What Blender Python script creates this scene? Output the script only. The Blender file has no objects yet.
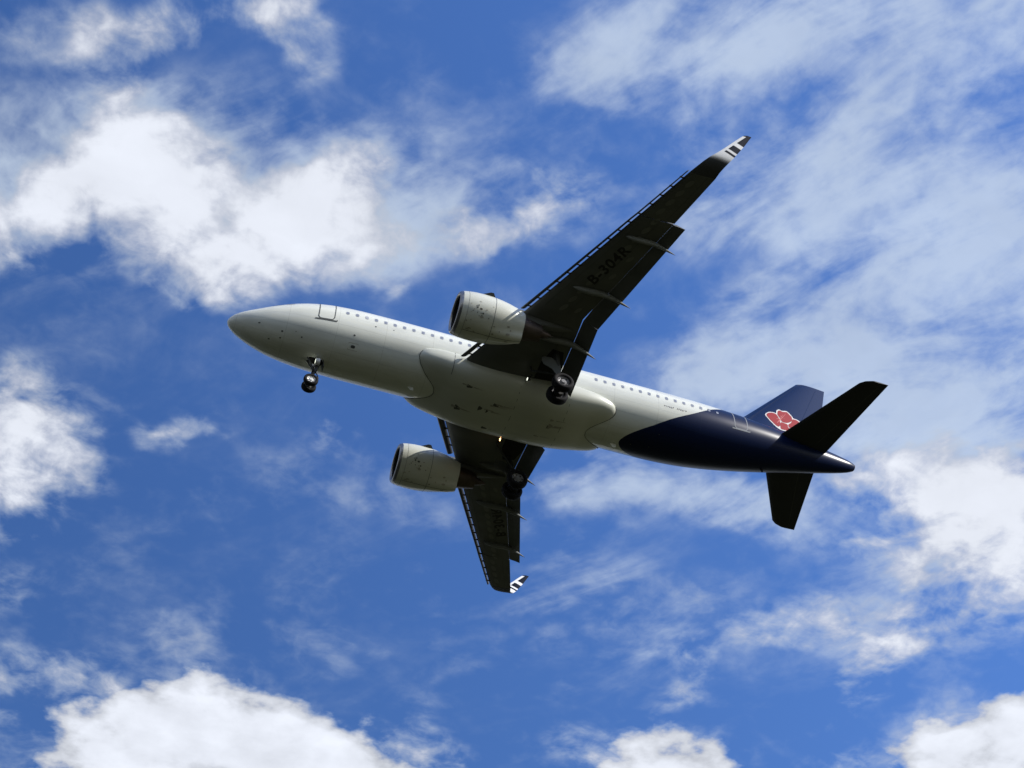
import bpy, bmesh, math, random
from mathutils import Vector, Matrix, noise

random.seed(7)
S = bpy.context.scene
COL = S.collection
R_ = math.radians

# ------------------------------------------------------------------ camera
# aircraft frame: x metres aft of the nose, y to its left, z up.  World = metres, Z up, aircraft nose to +X.
EYE = (0.9547, 55.467, -66.9807)                 # the photographer, in the aircraft frame (x here forward)
EYE_H = 1.7                                      # eye height above the ground
ORG = Vector((-EYE[0], -EYE[1], EYE_H - EYE[2]))  # where the aircraft frame sits in the world
cam_d = bpy.data.cameras.new('camera')
cam = bpy.data.objects.new('camera', cam_d)
COL.objects.link(cam)
S.camera = cam
row0 = Vector((-0.948247, 0.316920, 0.019721))
row1 = Vector((-0.252369, -0.714501, -0.652531))
row2 = Vector((-0.192709, -0.623738, 0.757505))
m = Matrix((row0, -row1, -row2)).transposed().to_4x4()
m.translation = Vector((0, 0, EYE_H))
cam.matrix_world = m
cam_d.sensor_fit = 'HORIZONTAL'
cam_d.sensor_width = 36.0
cam_d.lens = 36.0 * 1574.9 / 1024.0
cam_d.clip_start = 0.1
cam_d.clip_end = 60000.0

# ------------------------------------------------------------------ sun and sky
SUN = Vector((-0.62, 0.48, 0.62)).normalized()
sun_elev = math.asin(SUN.z)
sun_az = math.atan2(SUN.x, SUN.y)                # clockwise from +Y
sd = bpy.data.lights.new('sun', 'SUN')
sd.energy = 5.0
sd.angle = R_(0.53)
sd.color = (1.0, 0.955, 0.88)
so = bpy.data.objects.new('sun', sd)
COL.objects.link(so)
so.rotation_euler = (-SUN).to_track_quat('-Z', 'Y').to_euler()

S.view_settings.view_transform = 'Standard'
S.view_settings.look = 'None'
S.view_settings.exposure = 0.0
S.view_settings.gamma = 1.0
S.view_settings.use_curve_mapping = False


class NT:
    """small node-graph helper"""
    def __init__(self, tree):
        self.t = tree
        self.n = tree.nodes
        self.n.clear()

    def add(self, kind, **kw):
        nd = self.n.new(kind)
        for k, v in kw.items():
            setattr(nd, k, v)
        return nd

    def link(self, a, b):
        self.t.links.new(a, b)

    def setin(self, sock, v):
        if isinstance(v, bpy.types.NodeSocket):
            self.link(v, sock)
        else:
            sock.default_value = v

    def math(self, op, a, b=0.0, c=0.0, clamp=False):
        nd = self.add('ShaderNodeMath', operation=op, use_clamp=clamp)
        for i, v in enumerate((a, b, c)):
            self.setin(nd.inputs[i], v)
        return nd.outputs[0]

    def vmath(self, op, a, b=(0, 0, 0)):
        nd = self.add('ShaderNodeVectorMath', operation=op)
        self.setin(nd.inputs[0], a)
        self.setin(nd.inputs[1], b)
        return nd.outputs[0]

    def smooth(self, v, a, b, to0=0.0, to1=1.0):
        nd = self.add('ShaderNodeMapRange', interpolation_type='SMOOTHSTEP')
        self.setin(nd.inputs['Value'], v)
        nd.inputs['From Min'].default_value = a
        nd.inputs['From Max'].default_value = b
        nd.inputs['To Min'].default_value = to0
        nd.inputs['To Max'].default_value = to1
        return nd.outputs[0]

    def noise(self, vec, scale, detail=6, rough=0.55, dist=0.0, color=False):
        nd = self.add('ShaderNodeTexNoise', noise_dimensions='3D')
        self.setin(nd.inputs['Vector'], vec)
        nd.inputs['Scale'].default_value = scale
        nd.inputs['Detail'].default_value = detail
        nd.inputs['Roughness'].default_value = rough
        nd.inputs['Distortion'].default_value = dist
        return nd.outputs['Color' if color else 'Fac']

    def mapping(self, vec, loc=(0, 0, 0), rot=(0, 0, 0), sc=(1, 1, 1), kind='POINT'):
        nd = self.add('ShaderNodeMapping', vector_type=kind)
        self.setin(nd.inputs['Vector'], vec)
        nd.inputs['Location'].default_value = loc
        nd.inputs['Rotation'].default_value = rot
        nd.inputs['Scale'].default_value = sc
        return nd.outputs[0]

    def mixc(self, fac, a, b, blend='MIX'):
        nd = self.add('ShaderNodeMix', data_type='RGBA', blend_type=blend)
        self.setin(nd.inputs[0], fac)
        self.setin(nd.inputs[6], a if isinstance(a, bpy.types.NodeSocket) else (*a, 1) if len(a) == 3 else a)
        self.setin(nd.inputs[7], b if isinstance(b, bpy.types.NodeSocket) else (*b, 1) if len(b) == 3 else b)
        return nd.outputs[2]


# cloud masses on the cloud deck: centre x, y, turn, half length, half width, amount
# (x, y = horizontal offset divided by height above the viewer)
CUMULUS = [
    (0.0787, -0.7103, 2.075, 0.0821, 0.0695, 0.53),
    (0.1039, -0.7673, 2.63, 0.083, 0.0569, 0.42),
    (0.1633, -0.7831, 2.241, 0.0712, 0.0569, 0.57),
    (0.0233, -0.7392, 3.071, 0.0792, 0.067, 0.44),
    (-0.0231, -0.7459, 2.617, 0.0752, 0.0584, 0.4),
    (-0.0729, -0.6958, 1.83, 0.0635, 0.055, 0.4),
    (-0.0859, -0.6558, 1.362, 0.041, 0.027, 0.23),
    (-0.1108, -0.7122, 1.435, 0.0477, 0.0387, 0.26),
    (-0.0476, -0.7213, 2.597, 0.0627, 0.0509, 0.32),
    (0.0309, -0.8029, -2.983, 0.0661, 0.0509, 0.4),
    (0.0024, -0.8162, 2.6, 0.0394, 0.0299, 0.29),
    (-0.064, -0.7561, 3.017, 0.0742, 0.0375, 0.31),
    (-0.1276, -0.7494, 1.471, 0.0279, 0.0237, 0.19),
    (0.1129, -0.637, 2.436, 0.045, 0.036, 0.1),
    (0.093, -0.6695, 2.605, 0.0527, 0.0382, 0.19),
    (-0.1703, -0.6864, 2.688, 0.0896, 0.0337, 0.5),
    (-0.2237, -0.6519, 2.258, 0.0523, 0.0376, 0.44),
    (0.0433, -0.6128, 2.507, 0.045, 0.028, -0.16),
    (-0.0258, -0.6462, 1.395, 0.0347, 0.0206, -0.18),
    (0.0066, -0.707, 2.669, 0.0693, 0.0494, 0.17),
    (0.1239, -0.7893, 2.676, 0.0755, 0.0468, 0.21),
    (0.1658, -0.6709, 2.744, 0.0516, 0.0246, -0.14),
    (0.1251, -0.868, 2.77, 0.0655, 0.0245, -0.15),
    (0.0361, -0.7338, 2.929, 0.1515, 0.0892, 0.1),
    (0.1111, -0.7454, 2.357, 0.0966, 0.0781, 0.1),
    (-0.1387, -0.7024, 2.774, 0.07, 0.0426, 0.14),
    (0.0614, -0.5651, 2.795, 0.1052, 0.032, 0.36),
    (-0.0079, -0.5615, 1.023, 0.0445, 0.0334, 0.36),
    (0.1634, -0.6333, 2.49, 0.0759, 0.0449, 0.15),
    (0.1108, -0.6277, 2.195, 0.0539, 0.0451, 0.18),
    (0.0291, -0.5499, 2.785, 0.0559, 0.0227, 0.2),
    (0.143, -1.0641, 1.746, 0.1105, 0.0797, 0.72),
    (0.1091, -1.0201, 1.548, 0.0746, 0.063, 0.34),
    (0.1396, -0.9817, 1.958, 0.0498, 0.0393, 0.25),
    (0.0603, -1.0543, -2.272, 0.0499, 0.0313, 0.22),
    (0.1195, -1.2304, 1.788, 0.0608, 0.045, 0.16),
    (0.0077, -0.9729, 2.493, 0.0385, 0.0222, 0.42),
    (-0.1242, -0.92, 2.041, 0.0379, 0.0242, 0.32),
    (-0.1755, -0.9876, 2.909, 0.0535, 0.0353, 0.1),
    (-0.2308, -1.0016, 2.685, 0.041, 0.0334, 0.12),
    (-0.1013, -0.9838, 2.375, 0.0546, 0.0477, 0.08),
    (-0.1053, -1.362, 2.674, 0.126, 0.0828, 0.3),
    (-0.0141, -1.4404, 2.311, 0.1314, 0.077, 0.3),
    (-0.2349, -1.3692, -2.981, 0.1077, 0.0681, 0.3),
    (-0.5717, -1.2649, 2.815, 0.0945, 0.0594, 0.3),
    (-0.8631, -1.1221, 2.462, 0.1203, 0.0861, 0.3),
    (0.0583, -1.369, 2.4, 0.1126, 0.0645, 0.3),
    (-0.3364, -1.3414, -2.251, 0.0824, 0.0536, 0.34),
    (-0.55, -1.1453, 1.474, 0.0494, 0.03, 0.24),
    (-0.5108, -1.0969, 2.852, 0.0439, 0.0332, 0.26),
    (-0.5365, -1.2053, 1.643, 0.0683, 0.0346, 0.2),
    (-0.4749, -1.2909, 1.23, 0.0522, 0.042, 0.26),
    (-0.7435, -1.2022, 0.873, 0.0497, 0.0409, 0.22),
    (-0.309, -1.3607, 2.638, 0.064, 0.0524, 0.3),
    (-0.7224, -0.8635, -2.73, 0.1157, 0.085, 0.72),
    (-0.6359, -0.8531, -2.529, 0.0946, 0.0663, 0.5),
    (-0.7355, -0.8243, 0.896, 0.0924, 0.0603, 0.5),
    (-0.6524, -0.8008, 0.766, 0.0635, 0.0503, 0.3),
    (-0.7731, -0.925, -2.83, 0.0704, 0.0589, 0.36),
    (-0.642, -0.9134, -2.768, 0.0648, 0.0399, 0.28),
    (-0.6537, -0.9982, 2.576, 0.1128, 0.0586, 0.22),
    (-0.5869, -1.0347, 2.514, 0.1053, 0.0411, 0.2),
    (-0.707, -1.0834, 1.668, 0.0923, 0.0405, 0.3),
    (-0.4936, -1.0104, 2.832, 0.0658, 0.042, 0.14),
    (-0.7482, -0.9954, 2.873, 0.0869, 0.0501, 0.14),
    (-0.7191, -1.0218, 1.489, 0.0701, 0.0498, 0.1),
    (-0.1491, -1.1876, 1.608, 0.0838, 0.0514, 0.04),
    (-0.0583, -1.2521, 1.253, 0.0712, 0.0569, 0.13),
    (-0.0096, -1.1992, 1.295, 0.0612, 0.0451, 0.06),
    (-0.2005, -1.1928, 2.585, 0.0397, 0.0327, 0.12),
    (0.0421, -1.1439, 2.608, 0.0573, 0.0397, 0.06),
]
HEAPS = [
    (-0.1258, -1.437, 2.763, 0.2033, 0.1336, 0.95),
    (-0.0978, -1.3506, 1.589, 0.0935, 0.0704, 0.55),
    (-0.0155, -1.4491, 1.841, 0.1169, 0.0811, 0.55),
    (-0.1529, -1.3482, 1.455, 0.0782, 0.0512, 0.4),
    (-0.23, -1.3933, -2.822, 0.11, 0.0855, 0.55),
    (-0.3012, -1.3919, -3.043, 0.0652, 0.0496, 0.4),
    (-0.0451, -1.375, 1.613, 0.0688, 0.0502, 0.3),
    (-0.5796, -1.2845, 2.986, 0.0849, 0.0779, 0.75),
    (-0.5472, -1.2888, 0.516, 0.0428, 0.0418, 0.3),
    (-0.6096, -1.2604, 0.456, 0.0432, 0.0411, 0.3),
    (-0.8893, -1.1583, 2.568, 0.1221, 0.1106, 0.95),
    (-0.8955, -1.0784, 1.145, 0.0761, 0.0576, 0.6),
    (-0.8312, -1.1482, 0.842, 0.0598, 0.046, 0.4),
]
VEIL = [
    (-0.4238, -0.5033, 2.97, 0.2063, 0.151, 0.4),
    (-0.446, -0.41, 2.897, 0.1328, 0.0766, 0.36),
    (-0.3309, -0.4747, 2.396, 0.1041, 0.081, 0.2),
    (-0.2366, -0.4865, 2.615, 0.1048, 0.0548, 0.36),
    (-0.2145, -0.5277, 2.596, 0.0644, 0.0404, 0.22),
    (-0.3555, -0.5826, 2.363, 0.1274, 0.0634, 0.24),
    (-0.5403, -0.6288, 2.466, 0.1768, 0.1241, 0.46),
    (-0.5677, -0.5674, -2.868, 0.1073, 0.0889, 0.2),
    (-0.4562, -0.6909, 2.277, 0.1456, 0.0622, 0.3),
    (-0.3841, -0.7274, 2.199, 0.1093, 0.0509, 0.22),
    (-0.6147, -0.7149, 3.023, 0.1402, 0.1041, 0.56),
    (-0.5809, -0.7754, 2.993, 0.1298, 0.0981, 0.54),
    (-0.4479, -0.7504, 2.427, 0.1077, 0.055, 0.28),
    (-0.4343, -0.8915, 2.962, 0.1615, 0.0564, 0.42),
    (-0.3589, -0.8922, 2.816, 0.0877, 0.0608, 0.3),
    (-0.5335, -0.8964, 3.123, 0.0939, 0.0491, 0.3),
    (-0.3298, -0.9691, 2.784, 0.0815, 0.0645, 0.16),
    (-0.4189, -1.0522, 2.823, 0.1232, 0.0994, 0.2),
    (-0.2947, -1.0378, 2.709, 0.1117, 0.0947, 0.06),
    (-0.2183, -0.6022, 2.138, 0.1017, 0.0586, 0.14),
    (-0.6785, -0.944, 2.88, 0.1593, 0.0971, 0.22),
    (0.1425, -0.6822, 2.714, 0.1342, 0.0751, 0.16),
    (0.0378, -0.7247, 2.763, 0.2309, 0.1092, 0.44),
    (-0.1733, -0.6833, 2.666, 0.1324, 0.0513, 0.34),
    (-0.0645, -0.6938, 2.624, 0.1004, 0.0817, 0.2),
    (0.036, -1.2465, 2.68, 0.2178, 0.1308, 0.05),
    (-0.1027, -0.5795, 2.728, 0.0943, 0.0738, 0.12),
    (-0.5306, -1.0738, 2.807, 0.2131, 0.0894, 0.14),
    (-0.5421, -0.5081, 0.961, 0.1186, 0.0652, 0.2),
    (0.1138, -0.8915, 2.671, 0.1173, 0.0726, 0.1),
    (-0.1377, -0.9839, 2.742, 0.1608, 0.0986, 0.04),
    (0.0332, -0.7087, 2.714, 0.2299, 0.143, 0.06),
]
SKY_HUE, SKY_SAT, SKY_VAL = 0.5, 1.15, 1.0
SKY_TINT = (1.22, 1.46, 1.98)
VEIL_TURN = -51
GROUND_EDGE = (-45.0, -5.0)

world = bpy.data.worlds.new('World')
S.world = world
world.use_nodes = True
g = NT(world.node_tree)
tc = g.add('ShaderNodeTexCoord')
sky = g.add('ShaderNodeTexSky', sky_type='NISHITA')
sky.sun_disc = False
sky.sun_elevation = sun_elev
sky.sun_rotation = sun_az
sky.altitude = 100.0
sky.air_density = 1.0
sky.dust_density = 0.6
sky.ozone_density = 2.0
d = tc.outputs['Generated']
sep = g.add('ShaderNodeSeparateXYZ')
g.link(d, sep.inputs[0])
zc = g.math('MAXIMUM', sep.outputs[2], 0.06)
cx = g.math('DIVIDE', sep.outputs[0], zc)
cy = g.math('DIVIDE', sep.outputs[1], zc)
cmb = g.add('ShaderNodeCombineXYZ')
g.link(cx, cmb.inputs[0])
g.link(cy, cmb.inputs[1])
P0 = cmb.outputs[0]
# ragged, cottony deck coordinates so that no edge stays an ellipse
w1 = g.vmath('SUBTRACT', g.noise(P0, 7.0, 3, 0.5, color=True), (0.5, 0.5, 0.5))
w2 = g.vmath('SUBTRACT', g.noise(P0, 26.0, 3, 0.5, color=True), (0.5, 0.5, 0.5))
W1 = g.vmath('MULTIPLY', w1, (0.085, 0.085, 0.0))
W2 = g.vmath('MULTIPLY', w2, (0.036, 0.036, 0.0))
P = g.vmath('ADD', g.vmath('ADD', P0, W1), W2)


def field(blobs):
    acc = None
    for (x, y, a, rx, ry, amp) in blobs:
        mp = g.mapping(P, (x, y, 0), (0, 0, a), (rx * 1.25, ry * 1.25, 1), 'TEXTURE')
        gr = g.add('ShaderNodeTexGradient', gradient_type='SPHERICAL')
        g.link(mp, gr.inputs[0])
        sm = g.smooth(gr.outputs['Fac'], 0.0, 0.85)
        acc = g.math('MULTIPLY_ADD', sm, amp, acc if acc is not None else 0.0)
    return acc


Dc = field(CUMULUS)
Dv = field(VEIL)
Dh = field(HEAPS)
# generic cloud over the rest of the sky, away from the masses above
ln = g.add('ShaderNodeVectorMath', operation='DISTANCE')
g.link(P0, ln.inputs[0])
ln.inputs[1].default_value = (-0.3, -0.85, 0)
away = g.smooth(ln.outputs['Value'], 0.75, 1.3)
ln2 = g.add('ShaderNodeVectorMath', operation='DISTANCE')
g.link(P0, ln2.inputs[0])
ln2.inputs[1].default_value = (-0.55, 0.80, 0)
away = g.math('MULTIPLY', away, g.smooth(ln2.outputs['Value'], 0.25, 0.75))      # unseen clear gap on the sunny side, put in so the fin reflects blue
gen = g.math('MULTIPLY', g.smooth(g.noise(P0, 1.3, 3, 0.5), 0.36, 0.58), away)
Dc = g.math('MULTIPLY_ADD', gen, 0.8, Dc)

fb = g.noise(P0, 8.5, 6, 0.56, 0.45)
fb2 = g.noise(P0, 34.0, 5, 0.56, 0.3)
fbm = g.math('ADD', g.math('MULTIPLY', g.math('SUBTRACT', fb, 0.5), 2.7), g.math('MULTIPLY', g.math('SUBTRACT', fb2, 0.5), 1.3))
dens = g.math('ADD', Dc, g.math('MULTIPLY', fbm, g.smooth(Dc, 0.0, 0.30, 0.35, 0.95)))
a_s = g.smooth(dens, -0.02, 1.0)
# heaped clouds have crisp, lumpy edges
heap = g.noise(P0, 19.0, 10, 0.54)
hd = g.math('ADD', Dh, g.math('MULTIPLY', g.math('SUBTRACT', heap, 0.5), g.smooth(Dh, 0.0, 0.25, 0.4, 1.9)))
a_h = g.smooth(hd, 0.22, 0.68)
a_c = g.math('MAXIMUM', a_s, a_h)
# thin veils drawn out along the wind
Pr = g.mapping(P0, (0, 0, 0), (0, 0, R_(VEIL_TURN)), (2.1, 1.0, 1), 'TEXTURE')
vb = g.noise(Pr, 11.0, 7, 0.56, 0.5)
vb2 = g.noise(P0, 40.0, 5, 0.55, 0.3)
vn = g.math('ADD', g.math('MULTIPLY', g.math('SUBTRACT', vb, 0.5), 2.7), g.math('MULTIPLY', g.math('SUBTRACT', vb2, 0.5), 0.8))
vden = g.math('ADD', Dv, g.math('MULTIPLY', vn, g.smooth(Dv, 0.0, 0.35, 0.3, 0.95)))
a_v = g.math('MULTIPLY', g.smooth(vden, 0.0, 0.95), 0.64)
alpha = g.math('SUBTRACT', 1.0, g.math('MULTIPLY', g.math('SUBTRACT', 1.0, a_c), g.math('SUBTRACT', 1.0, a_v)))

hs = g.add('ShaderNodeHueSaturation')
hs.inputs['Hue'].default_value = SKY_HUE
hs.inputs['Saturation'].default_value = SKY_SAT
hs.inputs['Value'].default_value = SKY_VAL
g.link(sky.outputs[0], hs.inputs['Color'])
hi = g.smooth(sep.outputs[2], 0.12, 0.52)       # unseen horizon sky, dimmed and warmed to darken and tint the flanks
blue = g.mixc(1.0, hs.outputs[0], g.mixc(hi, (0.64, 0.60, 0.47), SKY_TINT), 'MULTIPLY')
# the clear sky is deepest about a right angle away from the sun
dt = g.add('ShaderNodeVectorMath', operation='DOT_PRODUCT')
g.link(d, dt.inputs[0])
dt.inputs[1].default_value = SUN
deep = g.smooth(dt.outputs['Value'], -0.12, 0.50, 0.76, 1.12)
dk = g.add('ShaderNodeVectorMath', operation='SCALE')
g.link(blue, dk.inputs[0])
g.link(deep, dk.inputs['Scale'])
blue = dk.outputs[0]
# cloud brightness: thick parts white, with soft grey hollows
puff = g.noise(P, 11.0, 6, 0.55, 0.2)
thick = g.math('MAXIMUM', g.smooth(dens, 0.35, 1.1), g.smooth(hd, 0.5, 1.1))
lum = g.math('ADD', 6.6, g.math('MULTIPLY', g.math('SUBTRACT', puff, 0.5), 2.6))
lum = g.math('MULTIPLY_ADD', thick, 2.2, lum)
lum = g.math('MULTIPLY_ADD', g.math('MULTIPLY', g.math('SUBTRACT', heap, 0.5), g.smooth(Dh, 0.4, 0.9)), 4.0, lum)
lum = g.math('ADD', lum, g.smooth(a_c, 0.0, 0.5, 1.0, 0.0))
cl = g.add('ShaderNodeVectorMath', operation='SCALE')
thin = g.smooth(a_c, 0.15, 0.75)
g.link(g.mixc(thin, (0.90, 1.03, 1.17), (0.925, 0.97, 1.075)), cl.inputs[0])
g.link(lum, cl.inputs['Scale'])
colr = g.mixc(alpha, blue, cl.outputs[0])
bg = g.add('ShaderNodeBackground')
bg.inputs['Strength'].default_value = 0.1
g.link(colr, bg.inputs['Color'])
wo = g.add('ShaderNodeOutputWorld')
g.link(bg.outputs[0], wo.inputs['Surface'])
world.cycles.sampling_method = 'MANUAL'
world.cycles.sample_map_resolution = 512

# ------------------------------------------------------------------ materials
def mat(name, col, rough=0.4, metal=0.0, coat=0.0, emit=None, estr=0.0, spec=0.5):
    mt = bpy.data.materials.new(name)
    mt.use_nodes = True
    b = mt.node_tree.nodes['Principled BSDF']
    b.inputs['Base Color'].default_value = (*col, 1)
    b.inputs['Roughness'].default_value = rough
    b.inputs['Metallic'].default_value = metal
    b.inputs['Coat Weight'].default_value = coat
    b.inputs['Coat Roughness'].default_value = 0.06
    b.inputs['Specular IOR Level'].default_value = spec
    if emit:
        b.inputs['Emission Color'].default_value = (*emit, 1)
        b.inputs['Emission Strength'].default_value = estr
    return mt


def worn(mt, scale, amount, stretch=(0.25, 1, 1), bump=0.0):
    """uneven, streaky paint: colour varies a little along the airflow"""
    t = mt.node_tree
    b = t.nodes['Principled BSDF']
    tc_ = t.nodes.new('ShaderNodeTexCoord')
    mp = t.nodes.new('ShaderNodeMapping')
    mp.inputs['Scale'].default_value = stretch
    nz = t.nodes.new('ShaderNodeTexNoise')
    nz.inputs['Scale'].default_value = scale
    nz.inputs['Detail'].default_value = 6
    mr = t.nodes.new('ShaderNodeMapRange')
    mr.inputs['From Min'].default_value = 0.3
    mr.inputs['From Max'].default_value = 0.7
    mr.inputs['To Min'].default_value = 1 - amount
    mr.inputs['To Max'].default_value = 1.0
    mx = t.nodes.new('ShaderNodeMix')
    mx.data_type = 'RGBA'
    mx.blend_type = 'MULTIPLY'
    mx.inputs[0].default_value = 1.0
    t.links.new(tc_.outputs['Object'], mp.inputs['Vector'])
    t.links.new(mp.outputs[0], nz.inputs['Vector'])
    t.links.new(nz.outputs['Fac'], mr.inputs['Value'])
    src = b.inputs['Base Color'].links[0].from_socket if b.inputs['Base Color'].links else None
    if src:
        t.links.new(src, mx.inputs[6])
    else:
        mx.inputs[6].default_value = b.inputs['Base Color'].default_value
    t.links.new(mr.outputs[0], mx.inputs[7])
    t.links.new(mx.outputs[2], b.inputs['Base Color'])
    return mt


WHITE = (0.79, 0.805, 0.725)
NAVY = (0.003, 0.010, 0.046)
M_white = worn(mat('white_paint', WHITE, 0.32, coat=0.25), 0.8, 0.10)
M_fairing = worn(mat('fairing_paint', (0.68, 0.69, 0.59), 0.3), 0.9, 0.16)
M_nacelle = worn(mat('nacelle_paint', (0.71, 0.72, 0.63), 0.22), 1.3, 0.14)
M_wing = worn(mat('wing_grey_paint', (0.125, 0.13, 0.12), 0.45, spec=0.35), 1.1, 0.3)
M_slat = worn(mat('slat_grey_paint', (0.07, 0.075, 0.08), 0.35), 1.5, 0.2)
M_track = worn(mat('fairing_grey_paint', (0.19, 0.20, 0.185), 0.42, spec=0.35), 1.2, 0.2)
M_hatch = mat('hatch_grey_paint', (0.16, 0.165, 0.15), 0.45, spec=0.35)
M_edge = mat('bare_metal', (0.60, 0.61, 0.63), 0.28, 0.9)
M_lip = worn(mat('intake_lip_metal', (0.36, 0.35, 0.34), 0.30, 0.85), 3.0, 0.3, (1, 1, 1))
M_navy = mat('navy_paint', NAVY, 0.07)
M_tail = worn(mat('tailplane_paint', (0.030, 0.033, 0.036), 0.6, spec=0.25), 1.0, 0.2)
M_seam = mat('seam_sealant', (0.07, 0.075, 0.07), 0.6)
M_line = mat('pale_outline', (0.22, 0.24, 0.27), 0.6, spec=0.2)
M_glass = mat('cabin_glass', (0.24, 0.26, 0.31), 0.3)
M_wframe = mat('window_frame_paint', (0.42, 0.44, 0.48), 0.4)
M_rubber = worn(mat('tyre_rubber', (0.010, 0.010, 0.012), 0.8, spec=0.2), 4, 0.3, (1, 1, 1))
M_rim = mat('wheel_alloy', (0.22, 0.22, 0.23), 0.5, 0.3)
M_liner = mat('intake_liner', (0.03, 0.028, 0.027), 0.7)
M_strut = mat('gear_leg_paint', (0.05, 0.052, 0.05), 0.5, spec=0.3)
M_strutw = mat('gear_fittings_white', (0.72, 0.72, 0.70), 0.4)
M_gdoor = worn(mat('gear_door_paint', (0.14, 0.15, 0.145), 0.5, spec=0.3), 1.5, 0.2)
M_mark = mat('drain_grille', (0.10, 0.10, 0.085), 0.6)
M_dark = mat('dark_parts_bay_shade', (0.012, 0.012, 0.011), 0.8)  # near-black parts, and the painted shade of the wheel bays
M_fan = mat('fan_blades', (0.035, 0.03, 0.03), 0.45, 0.5)
M_hot = worn(mat('exhaust_metal', (0.11, 0.085, 0.075), 0.45, 0.7), 2.5, 0.5, (1, 1, 1))
M_ink = mat('black_lettering', (0.006, 0.006, 0.007), 0.5)
M_ink2 = mat('grey_lettering', (0.06, 0.06, 0.07), 0.5)
M_stain = mat('dirt_stain', (0.38, 0.36, 0.30), 0.5)
M_red = mat('emblem_red', (0.36, 0.035, 0.045), 0.7, spec=0.15)
M_pink = mat('emblem_pink', (0.62, 0.20, 0.20), 0.7, spec=0.15)
M_ewhite = mat('emblem_white', (0.80, 0.78, 0.77), 0.7, spec=0.15)
M_lamp = mat('landing_lamp_lit', (0.9, 0.85, 0.75), 0.2, emit=(1.0, 0.50, 0.20), estr=7.0)
M_lamp2 = mat('landing_lamp_dim', (0.9, 0.9, 0.85), 0.2, emit=(0.95, 1.0, 0.85), estr=1.4)
M_lens = mat('lamp_lens', (0.75, 0.75, 0.72), 0.1, 0.3)
M_beacon = mat('beacon_glass', (0.30, 0.03, 0.02), 0.15)

# fuselage paint: white with the navy tail swoosh whose edge runs x = f(angle round the barrel)
M_fus = mat('fuselage_paint', WHITE, 0.09)
BASE = Vector((-17.7, 0.0, -4.2))                # the Empty's place in the aircraft frame


def fus_paint():
    q = NT.__new__(NT)
    q.t = M_fus.node_tree
    q.n = q.t.nodes
    b = q.n['Principled BSDF']
    tcn = q.add('ShaderNodeTexCoord')
    sp = q.add('ShaderNodeSeparateXYZ')
    q.link(tcn.outputs['Object'], sp.inputs[0])
    xa = q.math('SUBTRACT', -BASE.x, sp.outputs[0])            # metres aft of the nose
    zz = q.math('ADD', sp.outputs[2], BASE.z)
    ang = q.math('ARCTAN2', q.math('ABSOLUTE', sp.outputs[1]), q.math('MULTIPLY', zz, -1.0))
    t_ = q.math('DIVIDE', ang, math.pi)
    fc = q.add('ShaderNodeFloatCurve')
    pts = [(0, 22.55), (6, 22.62), (14, 22.82), (26, 23.32), (43, 24.25), (59, 25.12), (83, 26.5), (106, 27.5), (135, 28.6), (180, 29.6)]
    c = fc.mapping.curves[0]
    for i, (a, x) in enumerate(pts):
        u, v = a / 180.0, (x - 20.0) / 12.0
        if i == 0:
            c.points[0].location = (u, v)
        elif i == len(pts) - 1:
            c.points[-1].location = (u, v)
        else:
            c.points.new(u, v)
    fc.mapping.update()
    q.link(t_, fc.inputs['Value'])
    xb = q.math('MULTIPLY_ADD', fc.outputs[0], 12.0, 20.0)
    navy = q.smooth(q.math('SUBTRACT', xa, xb), -0.012, 0.012)
    # faint panel joints round the barrel
    wv = q.math('ABSOLUTE', q.math('SUBTRACT', q.math('FRACT', q.math('MULTIPLY', q.math('ADD', xa, 0.9), 1 / 2.65)), 0.5))
    joint = q.math('MULTIPLY', q.smooth(wv, 0.0, 0.008, 1.0, 0.0), 0.30)
    for a_ in (0.42, 0.86, 1.22):                # lengthwise skin laps
        lap = q.smooth(q.math('ABSOLUTE', q.math('SUBTRACT', ang, a_)), 0.0, 0.011, 0.22, 0.0)
        joint = q.math('MAXIMUM', joint, lap)
    st = q.noise(q.mapping(tcn.outputs['Object'], sc=(0.22, 1.2, 1.2)), 1.2, 6, 0.6)
    dirt = q.smooth(st, 0.40, 0.72, 0.0, 0.22)
    wht = q.mixc(q.math('ADD', dirt, joint), WHITE, (0.28, 0.28, 0.24))
    nv = q.mixc(joint, NAVY, (0.03, 0.04, 0.07))
    cc = q.mixc(navy, wht, nv)
    q.link(cc, b.inputs['Base Color'])
    q.link(q.math('MULTIPLY_ADD', navy, 0.20, 0.10), b.inputs['Roughness'])
    q.link(q.math('MULTIPLY_ADD', navy, -0.36, 0.5), b.inputs['Specular IOR Level'])


fus_paint()


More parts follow.
